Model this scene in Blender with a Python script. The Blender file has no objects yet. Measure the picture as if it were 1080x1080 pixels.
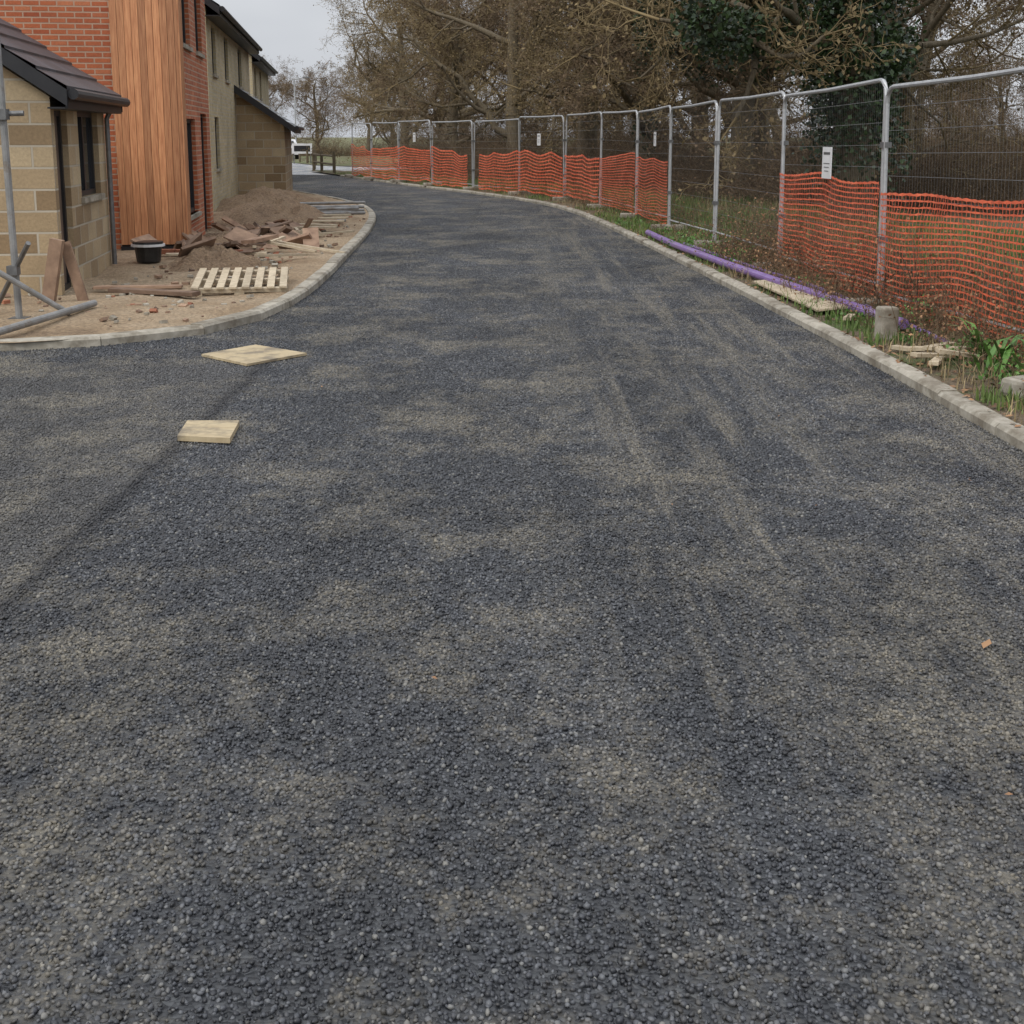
import bpy, math, random
import numpy as np
from mathutils import Vector, Matrix, noise
random.seed(7); rng=np.random.default_rng(7)
scene=bpy.context.scene
scene.view_settings.view_transform='Standard'
scene.view_settings.look='None'; scene.view_settings.exposure=0

# ---------------------------------------------------------------- materials
MATS={}
def new_mat(name,rough=0.8,col=(.5,.5,.5),metal=0,spec=0.5):
    m=bpy.data.materials.new(name); m.use_nodes=True
    b=m.node_tree.nodes['Principled BSDF']
    b.inputs['Base Color'].default_value=(*col,1); b.inputs['Roughness'].default_value=rough
    b.inputs['Metallic'].default_value=metal; b.inputs['Specular IOR Level'].default_value=spec
    MATS[name]=m; return m,m.node_tree.nodes,m.node_tree.links,b
def ramp(n,stops,interp='LINEAR'):
    r=n.new('ShaderNodeValToRGB'); r.color_ramp.interpolation=interp
    while len(r.color_ramp.elements)<len(stops): r.color_ramp.elements.new(.5)
    for e,(p,c) in zip(r.color_ramp.elements,stops):
        e.position=p; e.color=(*c,1) if len(c)==3 else c
    return r
def g(v): return (v,v,v)
def noise_tex(n,l,src,scale,detail=4,rough=.55,mapscale=None):
    if mapscale:
        mp=n.new('ShaderNodeMapping'); mp.inputs['Scale'].default_value=mapscale; l.new(src,mp.inputs['Vector']); src=mp.outputs[0]
    t=n.new('ShaderNodeTexNoise'); t.inputs['Scale'].default_value=scale; t.inputs['Detail'].default_value=detail; t.inputs['Roughness'].default_value=rough
    l.new(src,t.inputs['Vector']); return t
def mixc(n,l,fac,a,b,mode='MIX'):
    m=n.new('ShaderNodeMix'); m.data_type='RGBA'; m.blend_type=mode
    for i,v in ((0,fac),(6,a),(7,b)):
        if hasattr(v,'is_linked'): l.new(v,m.inputs[i])
        elif isinstance(v,(int,float)): m.inputs[i].default_value=v
        else: m.inputs[i].default_value=(*v,1)
    return m.outputs[2]
def math_(n,l,op,a,b=None,c=None,clamp=False):
    m=n.new('ShaderNodeMath'); m.operation=op; m.use_clamp=clamp
    for i,v in enumerate((a,b,c)):
        if v is None: continue
        if hasattr(v,'is_linked'): l.new(v,m.inputs[i])
        else: m.inputs[i].default_value=v
    return m.outputs[0]
def bump(n,l,h,dist,strength=1,nrm=None):
    b=n.new('ShaderNodeBump'); b.inputs['Distance'].default_value=dist; b.inputs['Strength'].default_value=strength
    l.new(h,b.inputs['Height'])
    if nrm: l.new(nrm,b.inputs['Normal'])
    return b.outputs[0]

def simple(name,c1,c2,scale=8,rough=.8,bd=0,metal=0,island=0,mapscale=None,spec=.5,dirt=None,detail=4):
    m,n,l,b=new_mat(name,rough,c1,metal,spec)
    tc=n.new('ShaderNodeTexCoord')
    t=noise_tex(n,l,tc.outputs['Object'],scale,detail,.6,mapscale)
    r=ramp(n,[(.3,c1),(.7,c2)]); l.new(t.outputs[0],r.inputs[0]); out=r.outputs[0]
    if island:
        geo=n.new('ShaderNodeNewGeometry')
        rr=ramp(n,[(0,g(1-island)),(1,g(1+island*.6))]); l.new(geo.outputs['Random Per Island'],rr.inputs[0])
        out=mixc(n,l,1.0,out,rr.outputs[0],'MULTIPLY')
    if dirt:
        t2=noise_tex(n,l,tc.outputs['Object'],dirt[1],6,.7); r2=ramp(n,[(dirt[2],g(0)),(dirt[2]+.15,g(.85))]); l.new(t2.outputs[0],r2.inputs[0])
        out=mixc(n,l,r2.outputs[0],out,dirt[0])
    l.new(out,b.inputs['Base Color'])
    if bd: l.new(bump(n,l,t.outputs[0],bd),b.inputs['Normal'])
    return m

def brickmat(name,cols,mortar,bw,rh,ms,bd=.006,rough=.85):
    m,n,l,b=new_mat(name,rough)
    uv=n.new('ShaderNodeUVMap')
    bt=n.new('ShaderNodeTexBrick'); l.new(uv.outputs[0],bt.inputs['Vector'])
    bt.inputs['Scale'].default_value=1; bt.inputs['Brick Width'].default_value=bw; bt.inputs['Row Height'].default_value=rh
    bt.inputs['Mortar Size'].default_value=ms; bt.inputs['Mortar Smooth'].default_value=.2; bt.inputs['Bias'].default_value=0
    bt.inputs['Color1'].default_value=(0,0,0,1); bt.inputs['Color2'].default_value=(1,1,1,1); bt.inputs['Mortar'].default_value=(.5,.5,.5,1)
    k=len(cols); r=ramp(n,[(i/(k-1),c) for i,c in enumerate(cols)]); l.new(bt.outputs['Color'],r.inputs[0])
    t=noise_tex(n,l,uv.outputs[0],35,5,.7); rr=ramp(n,[(.25,g(.75)),(.75,g(1.2))]); l.new(t.outputs[0],rr.inputs[0])
    c=mixc(n,l,1,r.outputs[0],rr.outputs[0],'MULTIPLY')
    t2=noise_tex(n,l,uv.outputs[0],.9,4,.6); r2=ramp(n,[(.3,g(.75)),(.7,g(1.1))]); l.new(t2.outputs[0],r2.inputs[0])
    c=mixc(n,l,bt.outputs['Fac'],c,mortar); c=mixc(n,l,1,c,r2.outputs[0],'MULTIPLY')
    l.new(c,b.inputs['Base Color'])
    h=math_(n,l,'SUBTRACT',1,bt.outputs['Fac']); h=math_(n,l,'MULTIPLY_ADD',t.outputs[0],.25,h)
    l.new(bump(n,l,h,bd),b.inputs['Normal'])

brickmat('buff_block',[(.24,.165,.09),(.40,.30,.18),(.32,.235,.135),(.48,.38,.24)],(.42,.37,.29),.44,.215,.012)
brickmat('red_brick',[(.33,.075,.030),(.47,.135,.052),(.40,.105,.042),(.52,.18,.08)],(.46,.30,.21),.225,.075,.011)
brickmat('buff_brick',[(.42,.34,.19),(.54,.45,.27),(.47,.39,.23),(.57,.49,.32)],(.46,.42,.34),.225,.075,.010)
brickmat('slate_tiles',[(.028,.033,.042),(.052,.060,.074),(.036,.042,.052),(.064,.073,.088)],(.008,.008,.009),.33,.19,.006,.004,.45)
simple('timber',(.33,.12,.048),(.62,.30,.14),6,.6,.001,island=.32,mapscale=(7,7,.45))
simple('timber_light',(.38,.31,.21),(.55,.46,.33),6,.75,.002,island=.18,mapscale=(2,2,2),dirt=((.24,.18,.12),5,.55))
simple('ply',(.34,.26,.15),(.50,.41,.26),5,.8,.002,mapscale=(1.5,9,2),dirt=((.17,.14,.10),4,.47))
simple('dark_frame',(.012,.012,.014),(.02,.02,.022),5,.4)
simple('door_panel',(.10,.07,.052),(.15,.105,.08),5,.5)
simple('black_fascia',(.010,.010,.012),(.018,.018,.02),5,.45)
simple('concrete',(.27,.245,.195),(.42,.385,.32),14,.9,.004,island=.18,dirt=((.15,.125,.09),3,.47))
simple('steel',(.36,.365,.37),(.48,.485,.49),12,.5,0,metal=.5)
simple('tube_grey',(.18,.18,.175),(.31,.305,.295),6,.6,0,metal=.2,dirt=((.16,.12,.08),5,.54))
simple('steel_dark',(.12,.12,.12),(.2,.2,.2),12,.5,0,metal=.5)
simple('wire',(.18,.185,.19),(.25,.255,.26),12,.5,0,metal=.3)
simple('net_orange',(.60,.105,.048),(.84,.20,.10),3,.55,island=.2)
simple('pipe_purple',(.17,.10,.28),(.27,.17,.40),3,.4,dirt=((.2,.16,.14),3,.52))
simple('cardboard',(.15,.09,.06),(.34,.225,.15),5,.85,.003,island=.5)
simple('brick_loose',(.26,.09,.05),(.36,.16,.09),9,.85,.003,island=.35)
simple('white_plastic',(.6,.6,.6),(.72,.72,.72),3,.5)
simple('black_plastic',(.012,.012,.013),(.03,.03,.03),9,.4)
simple('bark',(.085,.066,.042),(.18,.145,.095),9,.95,.02,mapscale=(3,3,.6))
simple('twig_olive',(.15,.108,.052),(.26,.195,.10),2,.95,detail=1)
simple('twig_brown',(.115,.077,.045),(.205,.145,.088),2,.95,detail=1)
simple('bramble',(.075,.048,.027),(.195,.135,.078),2,.95,island=.4,detail=1)
simple('ivy',(.010,.024,.008),(.045,.08,.024),3,.45,island=.5,detail=1)
simple('grass_blade',(.07,.13,.025),(.16,.21,.055),2,.7,island=.45,detail=1)
simple('dry_grass',(.20,.155,.08),(.34,.26,.14),2,.9,island=.4,detail=1)
simple('dead_leaf',(.14,.07,.035),(.32,.18,.09),4,.85,island=.5,detail=1)
simple('weed_leaf',(.05,.13,.02),(.13,.27,.055),5,.55,island=.35,detail=1)
simple('car_paint',(.6,.6,.61),(.65,.65,.66),1,.25)
simple('tyre',(.015,.015,.015),(.02,.02,.02),9,.9)
new_mat('glass',.06,(.02,.023,.028),0,.8)

def soil(name,cols,sc,bd,green=None):
    m,n,l,b=new_mat(name,.95); tc=n.new('ShaderNodeTexCoord'); o=tc.outputs['Object']
    t=noise_tex(n,l,o,sc,6,.65); r=ramp(n,[(.25+.5*i/(len(cols)-1),c) for i,c in enumerate(cols)]); l.new(t.outputs[0],r.inputs[0])
    f=noise_tex(n,l,o,28,4,.75); fr=ramp(n,[(.3,g(.5)),(.7,g(1.4))]); l.new(f.outputs[0],fr.inputs[0])
    c=mixc(n,l,1,r.outputs[0],fr.outputs[0],'MULTIPLY')
    if green:
        t2=noise_tex(n,l,o,green[1],5,.7); r2=ramp(n,[(green[2],g(0)),(green[2]+.12,g(1))]); l.new(t2.outputs[0],r2.inputs[0])
        c=mixc(n,l,r2.outputs[0],c,green[0])
    l.new(c,b.inputs['Base Color'])
    l.new(bump(n,l,f.outputs[0],bd),b.inputs['Normal'])
soil('soil',[(.20,.13,.075),(.38,.27,.165),(.49,.37,.245),(.27,.18,.105)],.9,.06)
soil('mound_soil',[(.22,.14,.085),(.38,.26,.16),(.29,.20,.12)],2,.08)
soil('verge_soil',[(.08,.056,.037),(.17,.125,.08),(.24,.19,.12)],1.5,.05,((.085,.13,.032),1.2,.5))
soil('field',[(.08,.09,.03),(.15,.135,.065),(.18,.145,.08)],.5,.06,((.085,.13,.03),.35,.5))

def asphalt(name,stones,seam=True,bright=1.0):
    m,n,l,b=new_mat(name,.55); geo=n.new('ShaderNodeNewGeometry'); o=geo.outputs['Position']
    if stones:
        sc=ramp(n,[(0,(.012,.013,.015)),(.40,(.031,.033,.039)),(.75,(.060,.064,.073)),(.93,(.10,.104,.112)),(1,(.17,.165,.15))]); l.new(geo.outputs['Random Per Island'],sc.inputs[0]); c=sc.outputs[0]
    else:
        v=n.new('ShaderNodeTexVoronoi'); v.inputs['Scale'].default_value=70; l.new(o,v.inputs['Vector'])
        sep=n.new('ShaderNodeSeparateColor'); l.new(v.outputs['Color'],sep.inputs[0])
        sc=ramp(n,[(0,(.022,.024,.028)),(.6,(.043,.046,.052)),(1,(.09,.095,.10))]); l.new(sep.outputs[0],sc.inputs[0]); c=sc.outputs[0]
        l.new(bump(n,l,v.outputs['Distance'],-.006),b.inputs['Normal'])
    big=noise_tex(n,l,o,.8,4,.62,(1,.5,1)); br=ramp(n,[(.32,g(.62)),(.68,g(1.38))]); l.new(big.outputs[0],br.inputs[0])
    c=mixc(n,l,1,c,br.outputs[0],'MULTIPLY')
    # dried-mud dust caught in the surface
    d1=noise_tex(n,l,o,1.15,6,.80,(1,.8,1)); dr=ramp(n,[(.475,g(0)),(.63,g(1))]); l.new(d1.outputs[0],dr.inputs[0])
    d2=noise_tex(n,l,o,38,3,.8); dr2=ramp(n,[(.40,g(.1)),(.58,g(1))]); l.new(d2.outputs[0],dr2.inputs[0])
    df=math_(n,l,'MULTIPLY',dr.outputs[0],dr2.outputs[0]); df=math_(n,l,'MULTIPLY',df,.66)
    sx=n.new('ShaderNodeSeparateXYZ'); l.new(o,sx.inputs[0])
    tr=noise_tex(n,l,o,1.0,5,.74,(3.4,.22,1)); trr=ramp(n,[(.49,g(0)),(.62,g(1))]); l.new(tr.outputs[0],trr.inputs[0])
    xr=n.new('ShaderNodeMapRange'); xr.inputs[1].default_value=-.1; xr.inputs[2].default_value=.7; l.new(sx.outputs[0],xr.inputs[0])
    tf=math_(n,l,'MULTIPLY',trr.outputs[0],xr.outputs[0]); tf=math_(n,l,'MULTIPLY',tf,dr2.outputs[0]); tf=math_(n,l,'MULTIPLY',tf,.58)
    df=math_(n,l,'MAXIMUM',df,tf)
    if seam:
        w=noise_tex(n,l,o,2.2,3,.6); sxx=math_(n,l,'MULTIPLY_ADD',w.outputs[0],.12,sx.outputs[0])
        left=math_(n,l,'LESS_THAN',sxx,-1.77)
        ys=math_(n,l,'LESS_THAN',sx.outputs[1],9.3); left=math_(n,l,'MULTIPLY',left,ys)
        c=mixc(n,l,math_(n,l,'MULTIPLY',left,.42),c,(.095,.089,.08))
        dd=math_(n,l,'ABSOLUTE',math_(n,l,'ADD',sxx,1.75)); ln=n.new('ShaderNodeMapRange'); ln.inputs[1].default_value=0.012; ln.inputs[2].default_value=.08; ln.inputs[3].default_value=.7; ln.inputs[4].default_value=0; l.new(dd,ln.inputs[0])
        lnv=math_(n,l,'MULTIPLY',ln.outputs[0],ys)
        c=mixc(n,l,lnv,c,(.012,.012,.014))
        df=math_(n,l,'MULTIPLY',df,math_(n,l,'SUBTRACT',1,lnv))
    c=mixc(n,l,df,c,(.31,.275,.21))
    if bright!=1: c=mixc(n,l,1,c,g(bright),'MULTIPLY')
    l.new(c,b.inputs['Base Color'])
    rf=math_(n,l,'MULTIPLY_ADD',df,.5,.45,clamp=True); l.new(rf,b.inputs['Roughness'])
asphalt('asphalt',False,True,.6)
asphalt('old_asphalt',False,False,4.2)
asphalt('chipping',True)

# ---------------------------------------------------------------- mesh builder
class MB:
    def __init__(s): s.v=[]; s.f=[]; s.m=[]
    def quad(s,a,b,c,d,mat):
        i=len(s.v); s.v+= [tuple(a),tuple(b),tuple(c),tuple(d)]; s.f.append((i,i+1,i+2,i+3)); s.m.append(mat)
    def poly(s,pts,mat):
        i=len(s.v); s.v+=[tuple(p) for p in pts]; s.f.append(tuple(range(i,i+len(pts)))); s.m.append(mat)
    def box(s,c,sz,mat,rot=None):
        i=len(s.v); hx,hy,hz=[k/2 for k in sz]
        pts=[Vector((x,y,z)) for x in(-hx,hx) for y in(-hy,hy) for z in(-hz,hz)]
        if rot is not None:
            R=rot if isinstance(rot,Matrix) else Matrix.Rotation(rot,3,'Z'); pts=[R@p for p in pts]
        c=Vector(c); s.v+=[tuple(p+c) for p in pts]
        for f in((0,1,3,2),(4,6,7,5),(0,4,5,1),(2,3,7,6),(0,2,6,4),(1,5,7,3)):
            s.f.append(tuple(i+k for k in f)); s.m.append(mat)
    def box2(s,x0,x1,y0,y1,z0,z1,mat): s.box(((x0+x1)/2,(y0+y1)/2,(z0+z1)/2),(x1-x0,y1-y0,z1-z0),mat)
    def tube(s,pts,r,mat,n=8,cap=True):
        pts=[Vector(p) for p in pts]; i0=len(s.v); k=len(pts)
        for j,p in enumerate(pts):
            t=(pts[min(j+1,k-1)]-pts[max(j-1,0)]).normalized()
            a=Vector((0,0,1)) if abs(t.z)<.9 else Vector((1,0,0))
            u=t.cross(a).normalized(); w=t.cross(u)
            rr=r[j] if isinstance(r,(list,tuple)) else r
            for q in range(n):
                an=2*math.pi*q/n; s.v.append(tuple(p+u*math.cos(an)*rr+w*math.sin(an)*rr))
        for j in range(k-1):
            for q in range(n):
                s.f.append((i0+j*n+q,i0+j*n+(q+1)%n,i0+(j+1)*n+(q+1)%n,i0+(j+1)*n+q)); s.m.append(mat)
        if cap:
            s.f.append(tuple(i0+q for q in range(n))[::-1]); s.m.append(mat)
            s.f.append(tuple(i0+(k-1)*n+q for q in range(n))); s.m.append(mat)
    def obj(s,name,loc=(0,0,0),rz=0,parent=None,smooth=False,bevel=0):
        me=bpy.data.meshes.new(name); me.from_pydata(s.v,[],s.f)
        names=list(dict.fromkeys(s.m))
        for q in names: me.materials.append(MATS[q])
        me.polygons.foreach_set('material_index',[names.index(q) for q in s.m])
        me.update()
        uv=me.uv_layers.new(name='UVMap').data
        for p in me.polygons:
            nn=p.normal
            for li in p.loop_indices:
                co=me.vertices[me.loops[li].vertex_index].co
                if abs(nn.z)>.93: uv[li].uv=(co.x,co.y)
                elif abs(nn.x)>abs(nn.y): uv[li].uv=(co.y+20,co.z+20)
                else: uv[li].uv=(co.x+20,co.z+20)
        if smooth: me.polygons.foreach_set('use_smooth',[True]*len(me.polygons))
        o=bpy.data.objects.new(name,me); scene.collection.objects.link(o); o.location=loc; o.rotation_euler[2]=rz
        if parent: o.parent=parent
        if bevel:
            bv=o.modifiers.new('bevel','BEVEL'); bv.width=bevel; bv.segments=2; bv.limit_method='ANGLE'
        return o
def empty(name,loc=(0,0,0),rz=0):
    e=bpy.data.objects.new(name,None); scene.collection.objects.link(e); e.location=loc; e.rotation_euler[2]=rz; return e
def np_mesh(name,V,F,mats,midx=None):
    me=bpy.data.meshes.new(name); k=F.shape[1]
    me.vertices.add(len(V)); me.vertices.foreach_set('co',V.astype(np.float32).ravel())
    me.loops.add(F.size); me.loops.foreach_set('vertex_index',F.astype(np.int32).ravel())
    me.polygons.add(len(F)); me.polygons.foreach_set('loop_start',(np.arange(len(F))*k).astype(np.int32))
    try: me.polygons.foreach_set('loop_total',np.full(len(F),k,np.int32))
    except Exception: pass
    for q in mats: me.materials.append(MATS[q])
    if midx is not None: me.polygons.foreach_set('material_index',midx.astype(np.int32))
    me.update(calc_edges=True); return me
def link(name,me,loc=(0,0,0),rz=0,sc=1,parent=None):
    o=bpy.data.objects.new(name,me); scene.collection.objects.link(o); o.location=loc; o.rotation_euler[2]=rz
    o.scale=(sc,sc,sc) if not isinstance(sc,tuple) else sc
    if parent: o.parent=parent
    return o

# ---------------------------------------------------------------- curves
def catmull(P,step):
    P=[Vector(p) for p in P]; P=[2*P[0]-P[1]]+P+[2*P[-1]-P[-2]]; out=[]
    for i in range(1,len(P)-2):
        for t in np.linspace(0,1,12,endpoint=False):
            a,b,c,d=P[i-1:i+3]
            out.append(.5*((2*b)+(c-a)*t+(2*a-5*b+4*c-d)*t*t+(3*b-a-3*c+d)*t**3))
    out.append(P[-2]); res=[out[0]]; acc=0
    for a,b in zip(out,out[1:]):
        L=(b-a).length
        while L>0 and acc+L>=step:
            q=(step-acc)/L; a=a+(b-a)*q; res.append(a); L=(b-a).length; acc=0
        acc+=L
    return res
RK=[(2.85,-4),(2.78,2),(2.71,6.6),(2.62,9.5),(2.45,12.8),(2.12,18.1),(1.72,23.5),(1.22,28.6),(.40,32.6),(-1.06,37),(-2.7,41.2),(-4.75,46.8),(-7.2,53.5)]
LK=[(-16,9.35),(-10,9.5),(-6,9.62),(-3.93,9.78),(-3.3,10.05),(-2.7,10.5),(-2.32,11.3),(-2.16,12.6),(-2.15,14.7),(-2.30,18.8),(-2.5,23),(-2.75,26),(-3.25,29.2),(-4.1,32.2),(-5.4,35.6),(-7.0,39.6),(-9.2,45),(-11.8,51)]
rk=catmull([(*p,0) for p in RK],.915); lk=catmull([(*p,0) for p in LK],.915)
def kerb(name,pts,side,h=.085,w=.14):
    mb=MB()
    for i,(a,b) in enumerate(zip(pts,pts[1:])):
        d=(b-a); d.normalize(); nrm=Vector((d.y,-d.x,0))*side
        sh=nrm*random.uniform(-.004,.004); a2=a+d*.004+sh; b2=b-d*.004+sh
        dz=random.uniform(-.006,.006); c=.022; zt=h+dz
        A=[a2+Vector((0,0,-.05)),a2+Vector((0,0,zt-c)),a2+nrm*c+Vector((0,0,zt)),a2+nrm*w+Vector((0,0,zt)),a2+nrm*w+Vector((0,0,-.05))]
        B=[q+(b2-a2) for q in A]
        i0=len(mb.v); mb.v+=[tuple(q) for q in A+B]; k=5
        for q in range(k):
            f=(i0+q,i0+(q+1)%k,i0+k+(q+1)%k,i0+k+q); mb.f.append(f if side>0 else f[::-1]); mb.m.append('concrete')
        mb.f.append(tuple(i0+q for q in range(k))); mb.m.append('concrete'); mb.f.append(tuple(i0+k+q for q in range(k))[::-1]); mb.m.append('concrete')
    return mb.obj(name)
kerb('concrete_kerb',rk,1,.075,.125); kerb('concrete_kerb',lk,-1)

# ---------------------------------------------------------------- ground
def plane(name,x0,x1,y0,y1,z,mat):
    mb=MB(); mb.quad((x0,y0,z),(x1,y0,z),(x1,y1,z),(x0,y1,z),mat); return mb.obj(name)
plane('ground',-700,700,-60,1400,-.03,'field')
plane('asphalt_road',-16,4,-6,56,0,'asphalt')
plane('junction_road',-60,-3,56.01,104,0.0,'old_asphalt')
mb=MB(); mb.poly([(-4,69,.03),(-2,104,.03),(-20,104,.03),(-17.5,92,.03),(-13.5,80,.03),(-11,73,.03),(-8,69.5,.03)],'field'); mb.obj('grass_island')
def nz(x,y,s,seed=0): return noise.noise(Vector((x*s+seed,y*s,seed*.37)))
def strip_ground(name,rows,offs,sign,zf,mats,matf):
    V=[];F=[];M=[]
    for p in rows:
        for o in offs:
            x=p.x+sign*o; y=p.y; V.append((x,y,zf(x,y,o)))
    k=len(offs)
    for i in range(len(rows)-1):
        for j in range(k-1):
            f=(i*k+j,i*k+j+1,(i+1)*k+j+1,(i+1)*k+j); F.append(f if sign>0 else f[::-1]); M.append(matf(offs[j]))
    me=bpy.data.meshes.new(name); me.from_pydata(V,[],F)
    for q in mats: me.materials.append(MATS[q])
    me.polygons.foreach_set('material_index',M); me.polygons.foreach_set('use_smooth',[True]*len(F)); me.update()
    return link(name,me)
offr=[.11,.2,.35,.5,.7,.9,1.1,1.3,1.6,2,2.5,3,3.6,4.4,5.5,7,9,12,16,25,45,90,200]
def zr(x,y,o): 
    b=.06 if o<.15 else .07
    return b+ (0 if o<.15 else nz(x,y,1.6)*.05*min(o,1)+nz(x,y,.25,5)*.10*min(o/4,1)+min(max(o-2,0)*.02,.12))
rr=catmull([(*p,0) for p in RK+[(-9.6,60.5)]],.4)
strip_ground('grass_verge',rr,offr,1,zr,['verge_soil','field'],lambda o:0 if o<2.9 else 1)
offl=[.12,.2,.35,.5,.75,1,1.3,1.6,2,2.5,3,3.5,4,5,6,8,12,20,40]
def zl(x,y,o): return .07+(0 if o<.15 else nz(x,y,1.3,2)*.05+nz(x,y,4,3)*.016)
ll=catmull([(*p,0) for p in LK],.3)
strip_ground('building_plot_soil',ll,offl,-1,zl,['soil'],lambda o:0)

ico_v=[];t_=(1+5**.5)/2
for a,b_ in ((-1,t_),(1,t_),(-1,-t_),(1,-t_)): ico_v.append((a,b_,0))
for a,b_ in ((-1,t_),(1,t_),(-1,-t_),(1,-t_)): ico_v.append((0,a,b_))
for a,b_ in ((t_,-1),(t_,1),(-t_,-1),(-t_,1)): ico_v.append((a,0,b_))
ico_v=np.array(ico_v)/np.linalg.norm(ico_v[0])
ico_f=np.array([(0,11,5),(0,5,1),(0,1,7),(0,7,10),(0,10,11),(1,5,9),(5,11,4),(11,10,2),(10,7,6),(7,1,8),(3,9,4),(3,4,2),(3,2,6),(3,6,8),(3,8,9),(4,9,5),(2,4,11),(6,2,10),(8,6,7),(9,8,1)])
def chip_tile(seed,pitch=.0138):
    R=np.random.default_rng(seed); k=int(1/pitch)+1; gx,gy=np.meshgrid(np.arange(k),np.arange(k))
    P=np.stack([(gx.ravel()+.5*(gy.ravel()%2))*pitch,gy.ravel()*pitch],1)+R.normal(0,pitch*.27,(k*k,2))-.5
    P=P[R.random(len(P))>.15]; n_=len(P)
    s=(R.uniform(.0042,.0098,n_)[:,None])*np.stack([np.ones(n_),R.uniform(.6,1,n_),R.uniform(.5,.85,n_)],1)
    q=R.normal(size=(n_,4)); q[:,1:3]*=.45; q/=np.linalg.norm(q,axis=1,keepdims=True); w,x,y,z=q.T
    Rm=np.stack([1-2*(y*y+z*z),2*(x*y-z*w),2*(x*z+y*w),2*(x*y+z*w),1-2*(x*x+z*z),2*(y*z-x*w),2*(x*z-y*w),2*(y*z+x*w),1-2*(x*x+y*y)],1).reshape(n_,3,3)
    V=ico_v[None]*R.uniform(.7,1.25,(n_,12,1))*s[:,None,:]; V=np.einsum('nij,nkj->nki',Rm,V)
    c=np.concatenate([P,R.uniform(-.002,.0045,(n_,1))],1); V=(V+c[:,None,:]).reshape(-1,3)
    F=(ico_f[None]+np.arange(n_)[:,None,None]*12).reshape(-1,3)
    return np_mesh('chippings',V,F,['chipping'])
ct=[chip_tile(k) for k in(1,2,3,4)]
chips=empty('road_surface_chippings')
def rkx(y): return float(np.interp(y,[p[1] for p in RK],[p[0] for p in RK]))
def lkx(y): return float(np.interp(y,[p[1] for p in LK[5:]],[p[0] for p in LK[5:]]))
for iy in range(0,55):
    for ix in range(-12,4):
        yy=1.2+iy; xx=ix
        if abs(xx)-.5>.48*(yy+1) or xx-.5>rkx(yy+.5)+.05: continue
        if yy>10.6 and xx+.5<lkx(yy-.5)-.4: continue
        link('chippings',ct[(ix*7+iy*3)%4],(xx,yy,0),math.pi/2*((ix*5+iy*11+ix*iy)%4),1,chips)

# ---------------------------------------------------------------- buildings
RZ=math.radians(7.4)
def wall(mb,ax,pos,a0,a1,z0,z1,th,ops,mat):
    A=sorted({a0,a1,*[v for o in ops for v in o[:2]]}); Z=sorted({z0,z1,*[v for o in ops for v in o[2:4]]})
    for i in range(len(A)-1):
        for j in range(len(Z)-1):
            ca=(A[i]+A[i+1])/2; cz=(Z[j]+Z[j+1])/2
            if any(o[0]<ca<o[1] and o[2]<cz<o[3] for o in ops): continue
            if ax=='x': mb.box2(pos-th,pos,A[i],A[i+1],Z[j],Z[j+1],mat)
            else: mb.box2(A[i],A[i+1],pos,pos+th,Z[j],Z[j+1],mat)
def window(mb,ax,pos,a0,a1,z0,z1,mull=1,door=False,sill=True,fm='dark_frame'):
    def bx(p0,p1,q0,q1,r0,r1,m):
        if ax=='x': mb.box2(pos-p1,pos-p0,q0,q1,r0,r1,m)
        else: mb.box2(q0,q1,pos+p0,pos+p1,r0,r1,m)
    e=.002; f=.06
    bx(.06,.13,a0+e,a0+f,z0+e,z1-e,fm); bx(.06,.13,a1-f,a1-e,z0+e,z1-e,fm)
    bx(.06,.13,a0+f,a1-f,z1-f,z1-e,fm); bx(.06,.13,a0+f,a1-f,z0+e,z0+f,fm)
    for k in range(mull):
        c=a0+(a1-a0)*(k+1)/(mull+1); bx(.062,.128,c-.03,c+.03,z0+f,z1-f,fm)
    bx(.09,.10,a0+f,a1-f,z0+f,z1-f,'glass' if not door else 'door_panel')
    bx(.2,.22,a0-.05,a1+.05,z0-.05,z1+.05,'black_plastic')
    if sill: bx(-.04,.058,a0-.04,a1+.04,z0-.06,z0,'concrete')
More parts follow.
